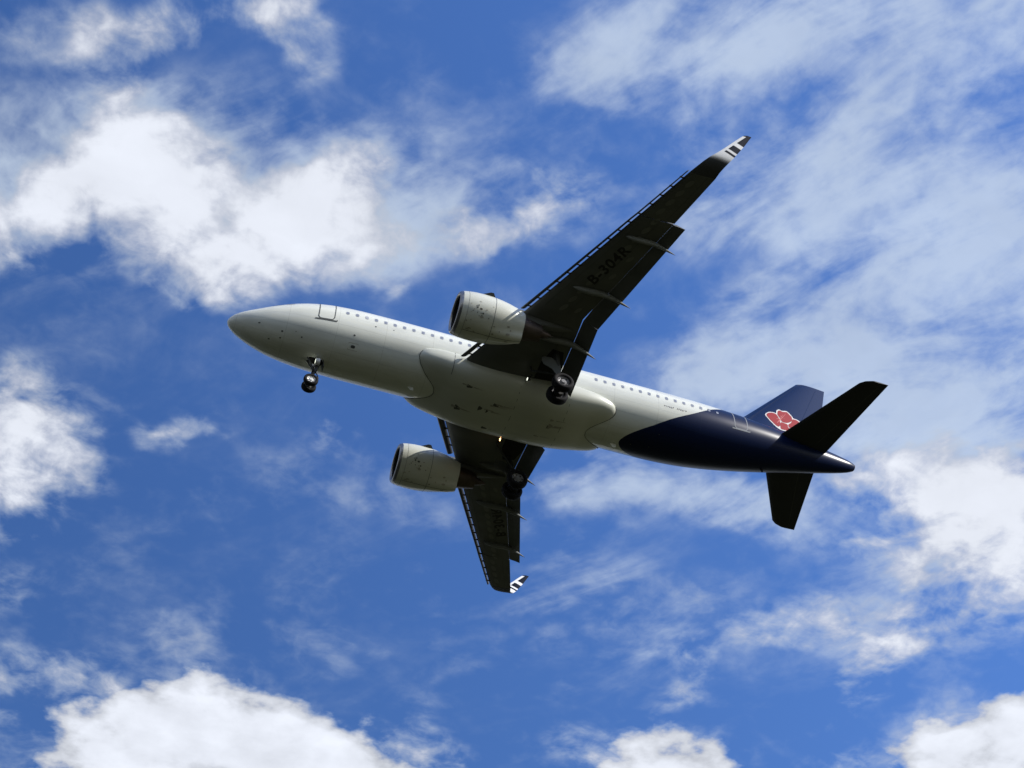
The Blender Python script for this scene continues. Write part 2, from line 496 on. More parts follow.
def winglet_paint():
    mt = mat('winglet_paint', (0.80, 0.81, 0.82), 0.6, spec=0.04)
    q = NT.__new__(NT)
    q.t = mt.node_tree
    q.n = q.t.nodes
    b = q.n['Principled BSDF']
    tcn = q.add('ShaderNodeTexCoord')
    sp = q.add('ShaderNodeSeparateXYZ')
    q.link(tcn.outputs['Object'], sp.inputs[0])
    xa = q.math('SUBTRACT', -BASE.x, sp.outputs[0])
    zz = q.math('ADD', sp.outputs[2], BASE.z)
    aft = q.math('SUBTRACT', xa, q.math('MULTIPLY_ADD', zz, 0.78, 20.34))      # metres behind the leading edge
    behind = q.smooth(aft, 0.19, 0.21)
    # bars run along the flow, tilted a little
    h = q.math('MULTIPLY_ADD', aft, 0.25, zz)
    def band(a, c_):
        return q.math('MULTIPLY', q.smooth(h, a - 0.02, a + 0.02), q.smooth(h, c_ - 0.02, c_ + 0.02, 1.0, 0.0))
    bars = q.math('ADD', q.math('ADD', band(1.50, 1.64), band(1.78, 2.16)), band(2.40, 3.5))
    topcap = q.smooth(zz, 3.02, 3.06)
    fac = q.math('MAXIMUM', q.math('MULTIPLY', bars, behind), topcap)
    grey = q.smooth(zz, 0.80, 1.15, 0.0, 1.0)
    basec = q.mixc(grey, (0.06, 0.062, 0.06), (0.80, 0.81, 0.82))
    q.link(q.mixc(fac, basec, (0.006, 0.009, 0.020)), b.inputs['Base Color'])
    return mt


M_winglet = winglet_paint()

# ------------------------------------------------------------------ mesh helpers
def L(x, y, z):
    """aircraft frame (x aft, y left, z up) -> local to the airplane Empty"""
    return (-x - BASE.x, y - BASE.y, z - BASE.z)


def mesh(name, verts, faces, mats, parent, fm=None, smooth=True, sharp=None, raw=False):
    me = bpy.data.meshes.new(name)
    me.from_pydata([tuple(v) if raw else L(*v) for v in verts], [], faces)
    for mm in (mats if isinstance(mats, (list, tuple)) else [mats]):
        me.materials.append(mm)
    if fm:
        me.polygons.foreach_set('material_index', fm)
    bm = bmesh.new()
    bm.from_mesh(me)
    bmesh.ops.recalc_face_normals(bm, faces=bm.faces)
    bm.to_mesh(me)
    bm.free()
    if smooth:
        me.shade_smooth()
        me.set_sharp_from_angle(angle=R_(sharp if sharp else 38))
    o = bpy.data.objects.new(name, me)
    COL.objects.link(o)
    if parent is not None:
        o.parent = parent
    return o


class MB:
    def __init__(self):
        self.v, self.f, self.m = [], [], []

    def loft(self, rings, close=True, caps=(True, True), mi=0):
        n = len(rings[0])
        b = len(self.v)
        for r in rings:
            self.v += list(r)
        for i in range(len(rings) - 1):
            for j in range(n if close else n - 1):
                k = (j + 1) % n
                self.f.append((b + i * n + j, b + i * n + k, b + (i + 1) * n + k, b + (i + 1) * n + j))
                self.m.append(mi)
        if caps[0]:
            self.f.append(tuple(range(b, b + n)))
            self.m.append(mi)
        if caps[1]:
            q = b + (len(rings) - 1) * n
            self.f.append(tuple(range(q, q + n)))
            self.m.append(mi)

    def tube(self, p, q, r0, r1=None, n=12, mi=0):
        p, q = Vector(p), Vector(q)
        r1 = r0 if r1 is None else r1
        a = (q - p).normalized()
        u = a.orthogonal().normalized()
        w = a.cross(u)
        ring = lambda c, r: [tuple(c + u * (r * math.cos(t)) + w * (r * math.sin(t))) for t in [2 * math.pi * i / n for i in range(n)]]
        self.loft([ring(p, r0), ring(q, r1)], mi=mi)

    def box(self, c, s, mi=0, rot=None):
        b = len(self.v)
        for dx in (-.5, .5):
            for dy in (-.5, .5):
                for dz in (-.5, .5):
                    v = Vector((dx * s[0], dy * s[1], dz * s[2]))
                    if rot:
                        v = rot @ v
                    self.v.append(tuple(Vector(c) + v))
        for f in ((0, 1, 3, 2), (4, 6, 7, 5), (0, 4, 5, 1), (2, 3, 7, 6), (0, 2, 6, 4), (1, 5, 7, 3)):
            self.f.append(tuple(b + i for i in f))
            self.m.append(mi)

    def revolve(self, prof, c, axis='y', n=24, mi=0, closed=False):
        """prof: (along, radius) pairs about an axis through c"""
        rings = []
        for (a, r) in prof:
            ring = []
            for i in range(n):
                t = 2 * math.pi * i / n
                if axis == 'y':
                    ring.append((c[0] + r * math.cos(t), c[1] + a, c[2] + r * math.sin(t)))
                else:
                    ring.append((c[0] + a, c[1] + r * math.cos(t), c[2] + r * math.sin(t)))
            rings.append(ring)
        if closed:
            rings.append(rings[0])
            self.loft(rings, caps=(False, False), mi=mi)
        else:
            self.loft(rings, mi=mi)

    def plate(self, poly, nrm, th, mi=0):
        nv = Vector(nrm).normalized() * th
        self.loft([poly, [tuple(Vector(p) + nv) for p in poly]], mi=mi)

    def build(self, name, mats, parent, smooth=True, sharp=None):
        return mesh(name, self.v, self.f, mats, parent, self.m, smooth, sharp)


def interp(tab, x, k):
    """monotone cubic through a table"""
    if x <= tab[0][0]:
        return tab[0][k]
    for i in range(len(tab) - 1):
        x0, x1 = tab[i][0], tab[i + 1][0]
        if x <= x1:
            def sl(j):
                if j <= 0 or j >= len(tab) - 1:
                    j2 = max(0, min(j, len(tab) - 2)) if j <= 0 else len(tab) - 2
                    return (tab[j2 + 1][k] - tab[j2][k]) / (tab[j2 + 1][0] - tab[j2][0])
                h0, h1 = tab[j][0] - tab[j - 1][0], tab[j + 1][0] - tab[j][0]
                d0, d1 = (tab[j][k] - tab[j - 1][k]) / h0, (tab[j + 1][k] - tab[j][k]) / h1
                if d0 * d1 <= 0:
                    return 0.0
                return (h0 + h1) * 3 / ((2 * h1 + h0) / d0 + (h1 + 2 * h0) / d1)
            h = x1 - x0
            t = (x - x0) / h
            a, b = tab[i][k], tab[i + 1][k]
            return (2 * t**3 - 3 * t**2 + 1) * a + (t**3 - 2 * t**2 + t) * h * sl(i) + (-2 * t**3 + 3 * t**2) * b + (t**3 - t**2) * h * sl(i + 1)
    return tab[-1][k]


# ------------------------------------------------------------------ ground
def build_ground():
    bm = bmesh.new()
    n, r0 = 64, 0.0
    rad = [0, 20, 60, 150, 400, 1000, 3000, 9000, 24000]
    rings = []
    for r in rad:
        if r == 0:
            rings.append([bm.verts.new((0, 0, 0))])
        else:
            rings.append([bm.verts.new((r * math.cos(2 * math.pi * i / n), r * math.sin(2 * math.pi * i / n), 0)) for i in range(n)])
    for i in range(n):
        bm.faces.new((rings[0][0], rings[1][i], rings[1][(i + 1) % n]))
    for a, b in zip(rings[1:], rings[2:]):
        for i in range(n):
            k = (i + 1) % n
            bm.faces.new((a[i], b[i], b[k], a[k]))
    me = bpy.data.meshes.new('ground')
    bm.to_mesh(me)
    bm.free()
    mt = mat('field_grass', (0.07, 0.08, 0.03), 0.9, spec=0.2)
    q = NT.__new__(NT)
    q.t = mt.node_tree
    q.n = q.t.nodes
    tcn = q.add('ShaderNodeTexCoord')
    f1 = q.noise(tcn.outputs['Object'], 0.012, 5, 0.6)
    f2 = q.noise(tcn.outputs['Object'], 0.9, 6, 0.65)
    c1 = q.mixc(q.smooth(f1, 0.35, 0.65), (0.022, 0.024, 0.004), (0.042, 0.038, 0.008))
    c2 = q.mixc(q.smooth(f2, 0.35, 0.7, 0.0, 0.5), c1, (0.013, 0.014, 0.004))
    sx_ = q.add('ShaderNodeSeparateXYZ')
    q.link(tcn.outputs['Object'], sx_.inputs[0])
    edge_ = q.math('ADD', sx_.outputs[0], q.math('MULTIPLY', q.math('SUBTRACT', f1, 0.5), 40.0))
    dark_ground = q.smooth(edge_, GROUND_EDGE[0], GROUND_EDGE[1])
    c3 = q.mixc(dark_ground, c2, (0.008, 0.010, 0.006))   # unseen darker ground, added to cut bounce light on the forward belly
    q.link(c3, q.n['Principled BSDF'].inputs['Base Color'])
    me.materials.append(mt)
    o = bpy.data.objects.new('ground', me)
    COL.objects.link(o)
    o['kind'] = 'structure'
    o['label'] = 'wide grassy field under the landing airliner'


build_ground()

# ------------------------------------------------------------------ the airliner
plane = bpy.data.objects.new('airplane', None)
COL.objects.link(plane)
plane.location = ORG + BASE
plane.empty_display_size = 2.0
plane['label'] = 'white twin-engine airliner with navy tail and red flower emblem, wheels down, seen from below'
plane['category'] = 'airplane'

# x, top, bottom, half width, widest height
FUS = [
    (0.0, -0.67, -0.69, 0.01, -0.68), (0.04, -0.53, -0.82, 0.16, -0.68), (0.15, -0.39, -0.96, 0.32, -0.67),
    (0.4, -0.19, -1.15, 0.55, -0.64), (0.8, 0.0, -1.36, 0.80, -0.59), (1.4, 0.26, -1.60, 1.08, -0.52),
    (2.0, 0.57, -1.77, 1.31, -0.43), (2.6, 0.90, -1.89, 1.49, -0.35), (3.4, 1.29, -1.98, 1.68, -0.24),
    (4.4, 1.63, -2.04, 1.84, -0.12), (5.6, 1.87, -2.065, 1.94, -0.03), (7.0, 2.01, -2.07, 1.975, 0.0), (9.0, 2.07, -2.07, 1.975, 0.0),
    (23.5, 2.07, -2.07, 1.975, 0.0), (25.0, 2.07, -2.04, 1.96, 0.02), (26.5, 2.07, -1.93, 1.91, 0.08),
    (28.0, 2.06, -1.71, 1.80, 0.18), (29.5, 2.04, -1.42, 1.64, 0.31), (31.0, 2.00, -1.08, 1.44, 0.46),
    (32.5, 1.92, -0.72, 1.20, 0.60), (34.0, 1.80, -0.34, 0.93, 0.74), (35.5, 1.63, 0.05, 0.65, 0.86),
    (36.6, 1.48, 0.36, 0.44, 0.94), (37.2, 1.37, 0.58, 0.31, 0.98), (37.5, 1.27, 0.74, 0.20, 1.0),
]


def fus_pt(x, deg, off=0.0):
    zt, zb, hw, zc_ = (interp(FUS, x, k) for k in (1, 2, 3, 4))
    t = R_(deg)
    s, c = math.sin(t), math.cos(t)
    ry, rz = hw + off, ((zc_ - zb) if c > 0 else (zt - zc_)) + off
    return (x, ry * s, zc_ - rz * c)


def build_fuselage():
    xs = [0.0, 0.012, 0.03, 0.06, 0.1, 0.15, 0.22, 0.3, 0.4, 0.52, 0.66, 0.8, 1.0, 1.2, 1.4, 1.7, 2.0, 2.3, 2.6, 3.0, 3.4, 3.9, 4.4, 5.0, 5.6, 6.3, 7.0]
    x = 8.0
    while x < 23.4:
        xs.append(x)
        x += 1.0
    x = 23.5
    while x < 37.0:
        xs.append(x)
        x += 0.4
    xs += [37.1, 37.3, 37.42, 37.5]
    n = 96
    b = MB()
    b.loft([[fus_pt(x, 360.0 * j / n) for j in range(n)] for x in xs])
    return b.build('fuselage', [M_fus], plane, sharp=60)


fus = build_fuselage()


def fus_patch(b, x0, x1, a0, a1, off, nx=3, na=4, mi=0, corner=0.0):
    """a patch that lies on the fuselage skin; corner rounds its ends"""
    n = len(b.v)
    for i in range(nx + 1):
        u = i / nx
        for j in range(na + 1):
            v = j / na
            x, a = x0 + (x1 - x0) * u, a0 + (a1 - a0) * v
            if corner:
                uu, vv = 2 * u - 1, 2 * v - 1
                k = (1 - corner * vv * vv) , (1 - corner * uu * uu)
                x = (x0 + x1) / 2 + (x1 - x0) / 2 * uu * k[0]
                a = (a0 + a1) / 2 + (a1 - a0) / 2 * vv * k[1]
            b.v.append(fus_pt(x, a, off))
    for i in range(nx):
        for j in range(na):
            p = n + i * (na + 1) + j
            b.f.append((p, p + 1, p + na + 2, p + na + 1))
            b.m.append(mi)


def fus_line(b, pts, w, off, mi=0):
    """a strip of width w along points (x, degrees) on the skin"""
    P = []
    dense = []
    for (p, q) in zip(pts, pts[1:]):
        k = max(1, int(max(abs(q[0] - p[0]) / 0.4, abs(q[1] - p[1]) / 6)))
        dense += [(p[0] + (q[0] - p[0]) * i / k, p[1] + (q[1] - p[1]) * i / k) for i in range(k)]
    dense.append(pts[-1])
    n = len(b.v)
    for i, (x, a) in enumerate(dense):
        x0, a0 = dense[max(0, i - 1)]
        x1, a1 = dense[min(len(dense) - 1, i + 1)]
        rr = max(0.3, interp(FUS, x, 3))
        t = Vector((x1 - x0, R_(a1 - a0) * rr))
        t = t.normalized() if t.length > 1e-6 else Vector((1, 0))
        nx_, ny_ = -t.y * w / 2, t.x * w / 2
        b.v.append(fus_pt(x + nx_, a + math.degrees(ny_ / rr), off))
        b.v.append(fus_pt(x - nx_, a - math.degrees(ny_ / rr), off))
    for i in range(len(dense) - 1):
        p = n + 2 * i
        b.f.append((p, p + 1, p + 3, p + 2))
        b.m.append(mi)


# cabin windows down the left side
k = 0
x = 6.13
while x < 28.2:
    if not (14.4 < x < 20.4):
        b = MB()
        aft = x > 26.6
        hwn, han = 0.105, 4.3
        fus_patch(b, x - hwn, x + hwn, 98.5 - han, 98.5 + han, 0.006, 4, 4, 0, 0.16)
        fus_patch(b, x - hwn + .03, x + hwn - .03, 98.5 - han + 1.0, 98.5 + han - 1.0, 0.011, 4, 4, 1, 0.16)
        b.build('window', [M_navy if x > 27.25 else M_wframe, M_glass if k != 2 else M_wframe], fus)
        k += 1
    x += 0.533

# cockpit panes on the left
for (x0, x1, a0, a1) in ((1.75, 2.25, 146, 172), (2.1, 2.75, 122, 144), (2.85, 3.3, 116, 134)):
    b = MB()
    fus_patch(b, x0, x1, a0, a1, 0.006, 4, 5, 0, 0.10)
    b.build('cockpit_pane', [M_glass], fus)


def door(x0, x1, a0, a1, m_line, sill=True):
    b = MB()
    fus_patch(b, x0, x1, a0, a1, 0.004, 4, 10, 0, 0.03)
    w = 0.055
    c = 4.0
    ring = [(x0 + .1, a0), (x1 - .1, a0), (x1, a0 + c), (x1, a1 - c), (x1 - .1, a1), (x0 + .1, a1), (x0, a1 - c), (x0, a0 + c), (x0 + .1, a0)]
    fus_line(b, ring, w, 0.009, 1)
    if sill:
        fus_line(b, [(x0 - 0.16, a0 - 1.6), (x1 + 0.16, a0 - 1.6)], 0.075, 0.012, 1)
        fus_line(b, [(x1 + 0.16, a0 - 1.8), (x1 + 0.16, a0 + 0.6)], 0.06, 0.012, 1)
    return b.build('cabin_door', [M_fus, m_line], fus)


door(4.60, 5.46, 76, 136, M_seam)
door(29.08, 29.92, 74, 128, M_line)

# small fittings on the skin: ports, vents, drains
for (x, a, sx, sa) in ((6.76, 40, .24, 5.0), (6.70, 58, .11, 2.8), (7.74, 82.8, .09, 2.4), (8.75, 85.3, .06, 1.8), (2.91, 40.8, .12, 3.2), (2.9, 27.4, .10, 2.8),
                       (2.33, 19, .10, 2.8), (3.99, 36.5, .09, 2.6), (1.64, 51.6, .12, 3.5), (3.62, 44.6, .05, 1.5), (23.25, 0, .06, 2), (24.3, 4, .06, 2), (24.6, 30, .05, 2)):
    b = MB()
    fus_patch(b, x - sx / 2, x + sx / 2, a - sa / 2, a + sa / 2, 0.005, 3, 3, 0, 0.2)
    b.build('skin_port', [M_seam], fus)
b = MB()
fus_line(b, [(6.5, 34.5), (7.02, 34.5), (7.02, 45.5), (6.5, 45.5), (6.5, 34.5)], 0.02, 0.004)
b.build('access_panel_seam', [M_stain], fus)

# lettering low on the rear fuselage: two short words too small to read at this distance
b = MB()
random.seed(11)
u = 24.6
for w in range(13):
    if w == 6:
        u += 0.15
        continue
    wd = random.uniform(0.06, 0.085)
    fus_patch(b, u, u + wd * .32, 78.4, 81.6, 0.004, 1, 1)
    fus_patch(b, u + wd * .32, u + wd, random.choice((78.4, 79.4, 80.2)), random.choice((80.4, 81.2, 81.6)) + .2, 0.004, 1, 1)
    u += wd + 0.035
b.build('lettering', [M_ink2], fus)

# blade aerials and drain masts under the belly
def blade(x, deg, h, c, name='blade_antenna', m_=M_white):
    p0 = Vector(fus_pt(x, deg, -0.03))
    nrm = Vector(fus_pt(x, deg, 1.0)) - Vector(fus_pt(x, deg, 0.0))
    nrm.normalize()
    side = Vector((1, 0, 0)).cross(nrm)
    rings = []
    for (f, ch, sh) in ((0, c, 0), (.6, c * .75, c * .3), (1, c * .45, c * .55)):
        ring = []
        for (u, t) in ((0, 0), (.25, .05), (.6, .05), (1, 0), (.6, -.05), (.25, -.05)):
            ring.append(tuple(p0 + nrm * (h * f) + Vector((sh + u * ch, 0, 0)) + side * (t * ch)))
        rings.append(ring)
    b = MB()
    b.loft(rings)
    return b.build(name, [m_], plane)


blade(10.2, -1, 0.26, 0.36)
blade(22.05, -8, 0.30, 0.40, m_=M_white)
blade(31.4, -12, 0.22, 0.2, 'drain_mast', M_dark)

# ------------------------------------------------------------------ belly fairing
# x, half width, widest height, bottom, top
BEL = [
    (10.30, 1.60, -0.95, -1.50, -0.55), (10.6, 1.84, -0.95, -1.72, -0.42), (11.0, 1.97, -1.0, -1.90, -0.34), (11.5, 2.06, -1.03, -2.03, -0.32), (12.0, 2.11, -1.08, -2.15, -0.35),
    (12.8, 2.15, -1.15, -2.35, -0.45), (13.6, 2.18, -1.2, -2.49, -0.5), (15.0, 2.20, -1.22, -2.57, -0.5), (17.6, 2.20, -1.22, -2.57, -0.5), (18.8, 2.18, -1.18, -2.48, -0.5),
    (19.8, 2.12, -1.14, -2.28, -0.55), (20.5, 2.04, -1.13, -2.09, -0.62), (21.1, 1.93, -1.14, -1.95, -0.75), (21.5, 1.80, -1.16, -1.84, -0.9), (21.78, 1.60, -1.22, -1.72, -1.0), (21.95, 1.3, -1.25, -1.6, -1.08),
]


def bel_pt(x, deg, off=0.0):
    hw, zc_, zb, zt = (interp(BEL, x, k) for k in (1, 2, 3, 4))
    t = R_(deg)
    s, c = math.sin(t), math.cos(t)
    e = 2.0 / 2.7
    sy = math.copysign(abs(s) ** e, s)
    cz = math.copysign(abs(c) ** e, c)
    rz = ((zc_ - zb) if c > 0 else (zt - zc_)) + off
    return (x, (hw + off) * sy, zc_ - rz * cz)


def build_belly():
    b = MB()
    n = 72
    xs = [10.30 + i * 0.2 for i in range(59)]
    xs = [x for x in xs if x < 21.93] + [21.95]
    b.loft([[bel_pt(x, 360 * j / n) for j in range(n)] for x in xs])
    # stains, scoops and panel joints below
    c = b

    def patch(x, a, sx, sa, mi=0):
        n0 = len(c.v)
        for i in range(4):
            for j in range(4):
                u, v = 2 * i / 3 - 1, 2 * j / 3 - 1
                c.v.append(bel_pt(x + sx / 2 * u * (1 - .25 * v * v), a + sa / 2 * v * (1 - .35 * u), 0.004 + 0.002 * mi))
        for i in range(3):
            for j in range(3):
                p = n0 + i * 4 + j
                c.f.append((p, p + 1, p + 5, p + 4))
                c.m.append(mi + 1)
    def seam(pts, w=0.022):
        n0 = len(c.v)
        d_ = []
        for (p, q) in zip(pts, pts[1:]):
            kk = 8
            d_ += [(p[0] + (q[0] - p[0]) * i / kk, p[1] + (q[1] - p[1]) * i / kk) for i in range(kk)]
        d_.append(pts[-1])
        for i, (x, a) in enumerate(d_):
            p, q = d_[max(0, i - 1)], d_[min(len(d_) - 1, i + 1)]
            if abs(q[0] - p[0]) * 40 > abs(q[1] - p[1]):
                c.v += [bel_pt(x, a - w * 14, 0.006), bel_pt(x, a + w * 14, 0.006)]
            else:
                c.v += [bel_pt(x - w / 2, a, 0.006), bel_pt(x + w / 2, a, 0.006)]
        for i in range(len(d_) - 1):
            p = n0 + 2 * i
            c.f.append((p, p + 1, p + 3, p + 2))
            c.m.append(3)
    seam([(12.25, 118), (12.25, 40)], 0.03)
    seam([(16.1, 60), (16.1, -60)], 0.018)
    seam([(19.0, 60), (19.0, -60)], 0.018)
    for (x, a, sx, sa, mi) in ((13.38, 30, .34, 5, 0), (13.15, 31, .4, 2, 1), (13.17, -4.5, .36, 5, 0), (12.95, -4, .3, 2.4, 1), (14.34, 2, .24, 3.4, 0), (14.75, 1, .12, 2, 0), (15.1, 11, .32, 4.5, 0),
                               (15.3, 12.5, .4, 2, 1), (14.95, 9, .3, 2, 1), (15.0, -27, .34, 5, 0), (18.41, 2, .26, 4, 1), (18.37, 10, .2, 3, 1), (18.3, 1, .14, 2, 0), (17.9, -14, .3, 2, 1)):
        patch(x, a, sx, sa, mi)
        patch(x + 0.5, a + .3, 0.6, 0.8, 1)
    return b.build('belly_fairing', [M_fairing, M_mark, M_stain, M_seam], plane, sharp=60)


belly = build_belly()

# seam where the fairing meets the barrel: thin dark bead along the intersection
def join_seam():
    def edge(front):
        out = []
        for deg in range(-84, 92, 3):
            xs = [10.30 + i * .03 for i in range(90)] if front else [21.95 - i * .03 for i in range(90)]
            for x in xs:
                p = bel_pt(x, deg)
                zt, zb, hw, zc_ = (interp(FUS, x, k) for k in (1, 2, 3, 4))
                rz = (zc_ - zb) if p[2] < zc_ else (zt - zc_)
                if (p[1] / hw) ** 2 + ((p[2] - zc_) / rz) ** 2 > 1.004:
                    out.append(p)
                    break
        return out
    for front in (True, False):
        pl = edge(front)
        b = MB()
        for p, q in zip(pl, pl[1:]):
            if (Vector(p) - Vector(q)).length < 0.6:
                b.tube(p, q, 0.016, n=5)
        b.build('fairing_seam', [M_seam], belly)


join_seam()


# ------------------------------------------------------------------ wings
def zw(y):
    y = abs(y)
    return -1.45 + 0.1 * (y - 2) + 0.0017 * (y - 2) ** 2


def le(y):                                       # fixed leading edge
    return 12.97 + 0.5135 * (abs(y) - 2.35) 


def slat_le(y):
    return 12.55 + 0.532 * (abs(y) - 2.4)


def te(y):                                       # end of the fixed wing ahead of the flaps
    y = abs(y)
    if y < 6.6:
        return 18.04
    return 18.08 + 0.366 * (y - 6.8)


def te_full(y):
    y = abs(y)
    if y < 6.4:
        return 18.90
    if y < 13.4:
        return 18.90 + (y - 6.47) * 0.328
    return 20.54 + 0.347 * (y - 13.45)


AF = [(0.0, 0.0, 0.0), (0.004, .012, -.010), (0.015, .026, -.019), (0.04, .044, -.030), (0.09, .063, -.042), (0.18, .082, -.053), (0.32, .092, -.058),
      (0.48, .088, -.052), (0.62, .074, -.038), (0.76, .052, -.020), (0.88, .028, -.006), (1.0, .004, -.004)]


def foil(xle, xte, y, z, tc=1.0, n2=0.0, full=None, sweep_y=None):
    """closed ring: lower surface near z at mid-chord; full = full chord for thickness when the section is cut short"""
    c = xte - xle
    F = full or c
    up = [(xle + F * u, y, z + 0.05 * F * tc + F * a * tc) for (u, a, l) in AF if F * u < c - 1e-4]
    lo = [(xle + F * u, y, z + 0.05 * F * tc + F * l * tc) for (u, a, l) in AF if F * u < c - 1e-4]
    u = c / F
    def at(u, k):
        for (p, q) in zip(AF, AF[1:]):
            if u <= q[0] + 1e-9:
                t = (u - p[0]) / (q[0] - p[0])
                return p[k] + (q[k] - p[k]) * t
        return AF[-1][k]
    up.append((xte, y, z + 0.05 * F * tc + F * at(u, 1) * tc))
    lo.append((xte, y, z + 0.05 * F * tc + F * at(u, 2) * tc))
    # resample to a fixed count
    def rs(pl, n=14):
        out = []
        for i in range(n + 1):
            v = (i / n) ** 1.6 * (pl[-1][0] - pl[0][0]) + pl[0][0]
            for p, q in zip(pl, pl[1:]):
                if v <= q[0] + 1e-9:
                    t = (v - p[0]) / max(1e-9, q[0] - p[0])
                    out.append((v, y, p[2] + (q[2] - p[2]) * t))
                    break
        return out
    U, Lw = rs(up), rs(lo)
    return U + Lw[::-1][:-1]


def sgn(ring, s):
    return [(p[0], p[1] * s, p[2]) for p in ring]


def low(x, y, xle=None, c=None):
    """height of the wing's lower skin"""
    y = abs(y)
    a, bq = le(y), te_full(y)
    F = bq - a
    u = max(0.0, min(1.0, (x - a) / F))
    for (p, q) in zip(AF, AF[1:]):
        if u <= q[0] + 1e-9:
            t = (u - p[0]) / (q[0] - p[0])
            return zw(y) + 0.05 * F + F * (p[2] + (q[2] - p[2]) * t)
    return zw(y)


def build_wing(s):
    b = MB()
    ys = [1.5, 2.4, 3.4, 4.6, 5.6, 6.6, 7.6, 9, 10.5, 12, 13.38]
    b.loft([sgn(foil(le(y), te(y), y, zw(y), full=te_full(y) - le(y)), s) for y in ys])
    ys2 = [13.42, 14.4, 15.4, 16.4]
    b.loft([sgn(foil(le(y), te_full(y), y, zw(y)), s) for y in ys2])
    # hinge and panel joints
    c = b
    for (p, q) in (((15.75, 6.9), (18.75, 12.9)), ((17.0, 6.7), (19.7, 13.2)), ((20.1, 13.6), (21.15, 16.3)), ((17.15, 2.4), (17.3, 6.0))):
        for i in range(10):
            t0, t1 = i / 10, (i + 1) / 10
            a = (p[0] + (q[0] - p[0]) * t0, p[1] + (q[1] - p[1]) * t0)
            e = (p[0] + (q[0] - p[0]) * t1, p[1] + (q[1] - p[1]) * t1)
            n0 = len(c.v)
            for (x, y) in (a, e):
                c.v += [(x - .012, y * s, low(x, y) - .006), (x + .012, y * s, low(x, y) - .006)]
            c.f.append((n0, n0 + 1, n0 + 3, n0 + 2))
            c.m.append(1)
    for i in range(15):                          # oval access hatches along the tank
        for (fr, rx) in ((0.36, .26), (0.58, .22)):
            y = 7.1 + i * 0.62
            if fr > .5 and (i % 2 or y > 13):
                continue
            x = le(y) + (te_full(y) - le(y)) * fr
            n0 = len(b.v)
            for k in range(14):
                t = 2 * math.pi * k / 14
                xx, yy = x + rx * .62 * math.cos(t) + .5 * rx * math.sin(t), y + rx * .9 * math.sin(t)
                b.v.append((xx, yy * s, low(xx, yy) - .005))
            b.f.append(tuple(range(n0, n0 + 14)))
            b.m.append(2)
    w = b.build('wing', [M_wing, M_seam, M_hatch], plane, sharp=50)
    # bare leading-edge skin behind the slats, seen as a bright line through the slot
    # slats: inboard one, then four outboard of the pylon
    segs = [(2.30, 5.12), (6.25, 8.75), (8.79, 11.3), (11.34, 13.85), (13.89, 16.42)]
    for (y0, y1) in segs:
        c = MB()
        rings = []
        for i in range(7):
            y = y0 + (y1 - y0) * i / 6
            g_ = le(y) - slat_le(y)
            f = (y - 2) / 14.5
            ch = g_ - SLOT
            x0, z0 = slat_le(y), zw(y) + 0.05 * (te_full(y) - le(y)) - 0.10 + 0.06 * f
            t = 0.16 - 0.08 * f
            rings.append(sgn([(x0, y, z0), (x0 + .03, y, z0 + .06), (x0 + ch * .35, y, z0 + t * .9), (x0 + ch, y, z0 + t + .06),
                              (x0 + ch, y, z0 + t + .035), (x0 + ch * .7, y, z0 + t * .35), (x0 + ch * .4, y, z0 - .015), (x0 + ch * .12, y, z0 - .03)], s))
        c.loft(rings)
        k = 0
        y = y0 + 0.25
        while y < y1 - 0.1:
            xm = le(y) - 0.05
            zt = zw(y) + 0.05 * (te_full(y) - le(y))
            c.box((xm, y * s, zt - .03), (0.30, 0.07, 0.05), 1)
            y += 0.62
        c.build('slat', [M_slat, M_dark], w)
    # flaps
    for (y0, y1) in ((2.12, 6.455), (6.475, 13.34)):
        c = MB()
        rings = []
        for i in range(9):
            y = y0 + (y1 - y0) * i / 8
            xl = te(y) + (FLAPGAP if s > 0 or y1 < 6.5 else 0.004)
            xt = te_full(y)
            F = te_full(y) - le(y)
            zl = low(te(y), y) + 0.02
            if y < 6.45:
                zt = -1.98 + (y - 2.05) * 0.18
            else:
                zt = -1.20 + (y - 6.47) * 0.157
            ch = xt - xl
            th = 0.11 * ch + 0.04
            rings.append(sgn([(xl, y, zl + th * .3), (xl + .08 * ch, y, zl + th * .9 + (zt - zl) * .05), (xl + .35 * ch, y, zl + th + (zt - zl) * .3), (xt, y, zt + .015),
                              (xt, y, zt - .01), (xl + .5 * ch, y, zl - .01 + (zt - zl) * .45), (xl + .12 * ch, y, zl - .03), (xl + .02 * ch, y, zl + .0)], s))
        c.loft(rings)
        c.build('flap', [M_wing], w)
    # flap-track canoes
    for (yc, xa, xb, r, zt) in ((5.02, 15.9, 19.32, .30, -1.90), (8.46, 16.75, 19.99, .27, -1.32), (12.09, 18.35, 21.09, .23, -0.78)):
        c = MB()
        rings = []
        for i in range(15):
            u = i / 14
            x = xa + (xb - xa) * u
            rr = r * (max(0.0, math.sin(math.pi * min(1, u ** 0.8))) ** 0.75 * (1 - .35 * u) + 0.02)
            zc_ = low(min(x, te(yc) - .02), yc) - 0.05
            end = max(0, (u - 0.45) / 0.55)
            zc_ = zc_ * (1 - end ** 1.4) + zt * end ** 1.4
            rings.append([(x, (yc + rr * .62 * math.cos(t)) * s, zc_ + rr * 1.05 * math.sin(t)) for t in [2 * math.pi * j / 16 for j in range(16)]])
        c.loft(rings)
        c.build('flap_track_fairing', [M_track], w, sharp=60)
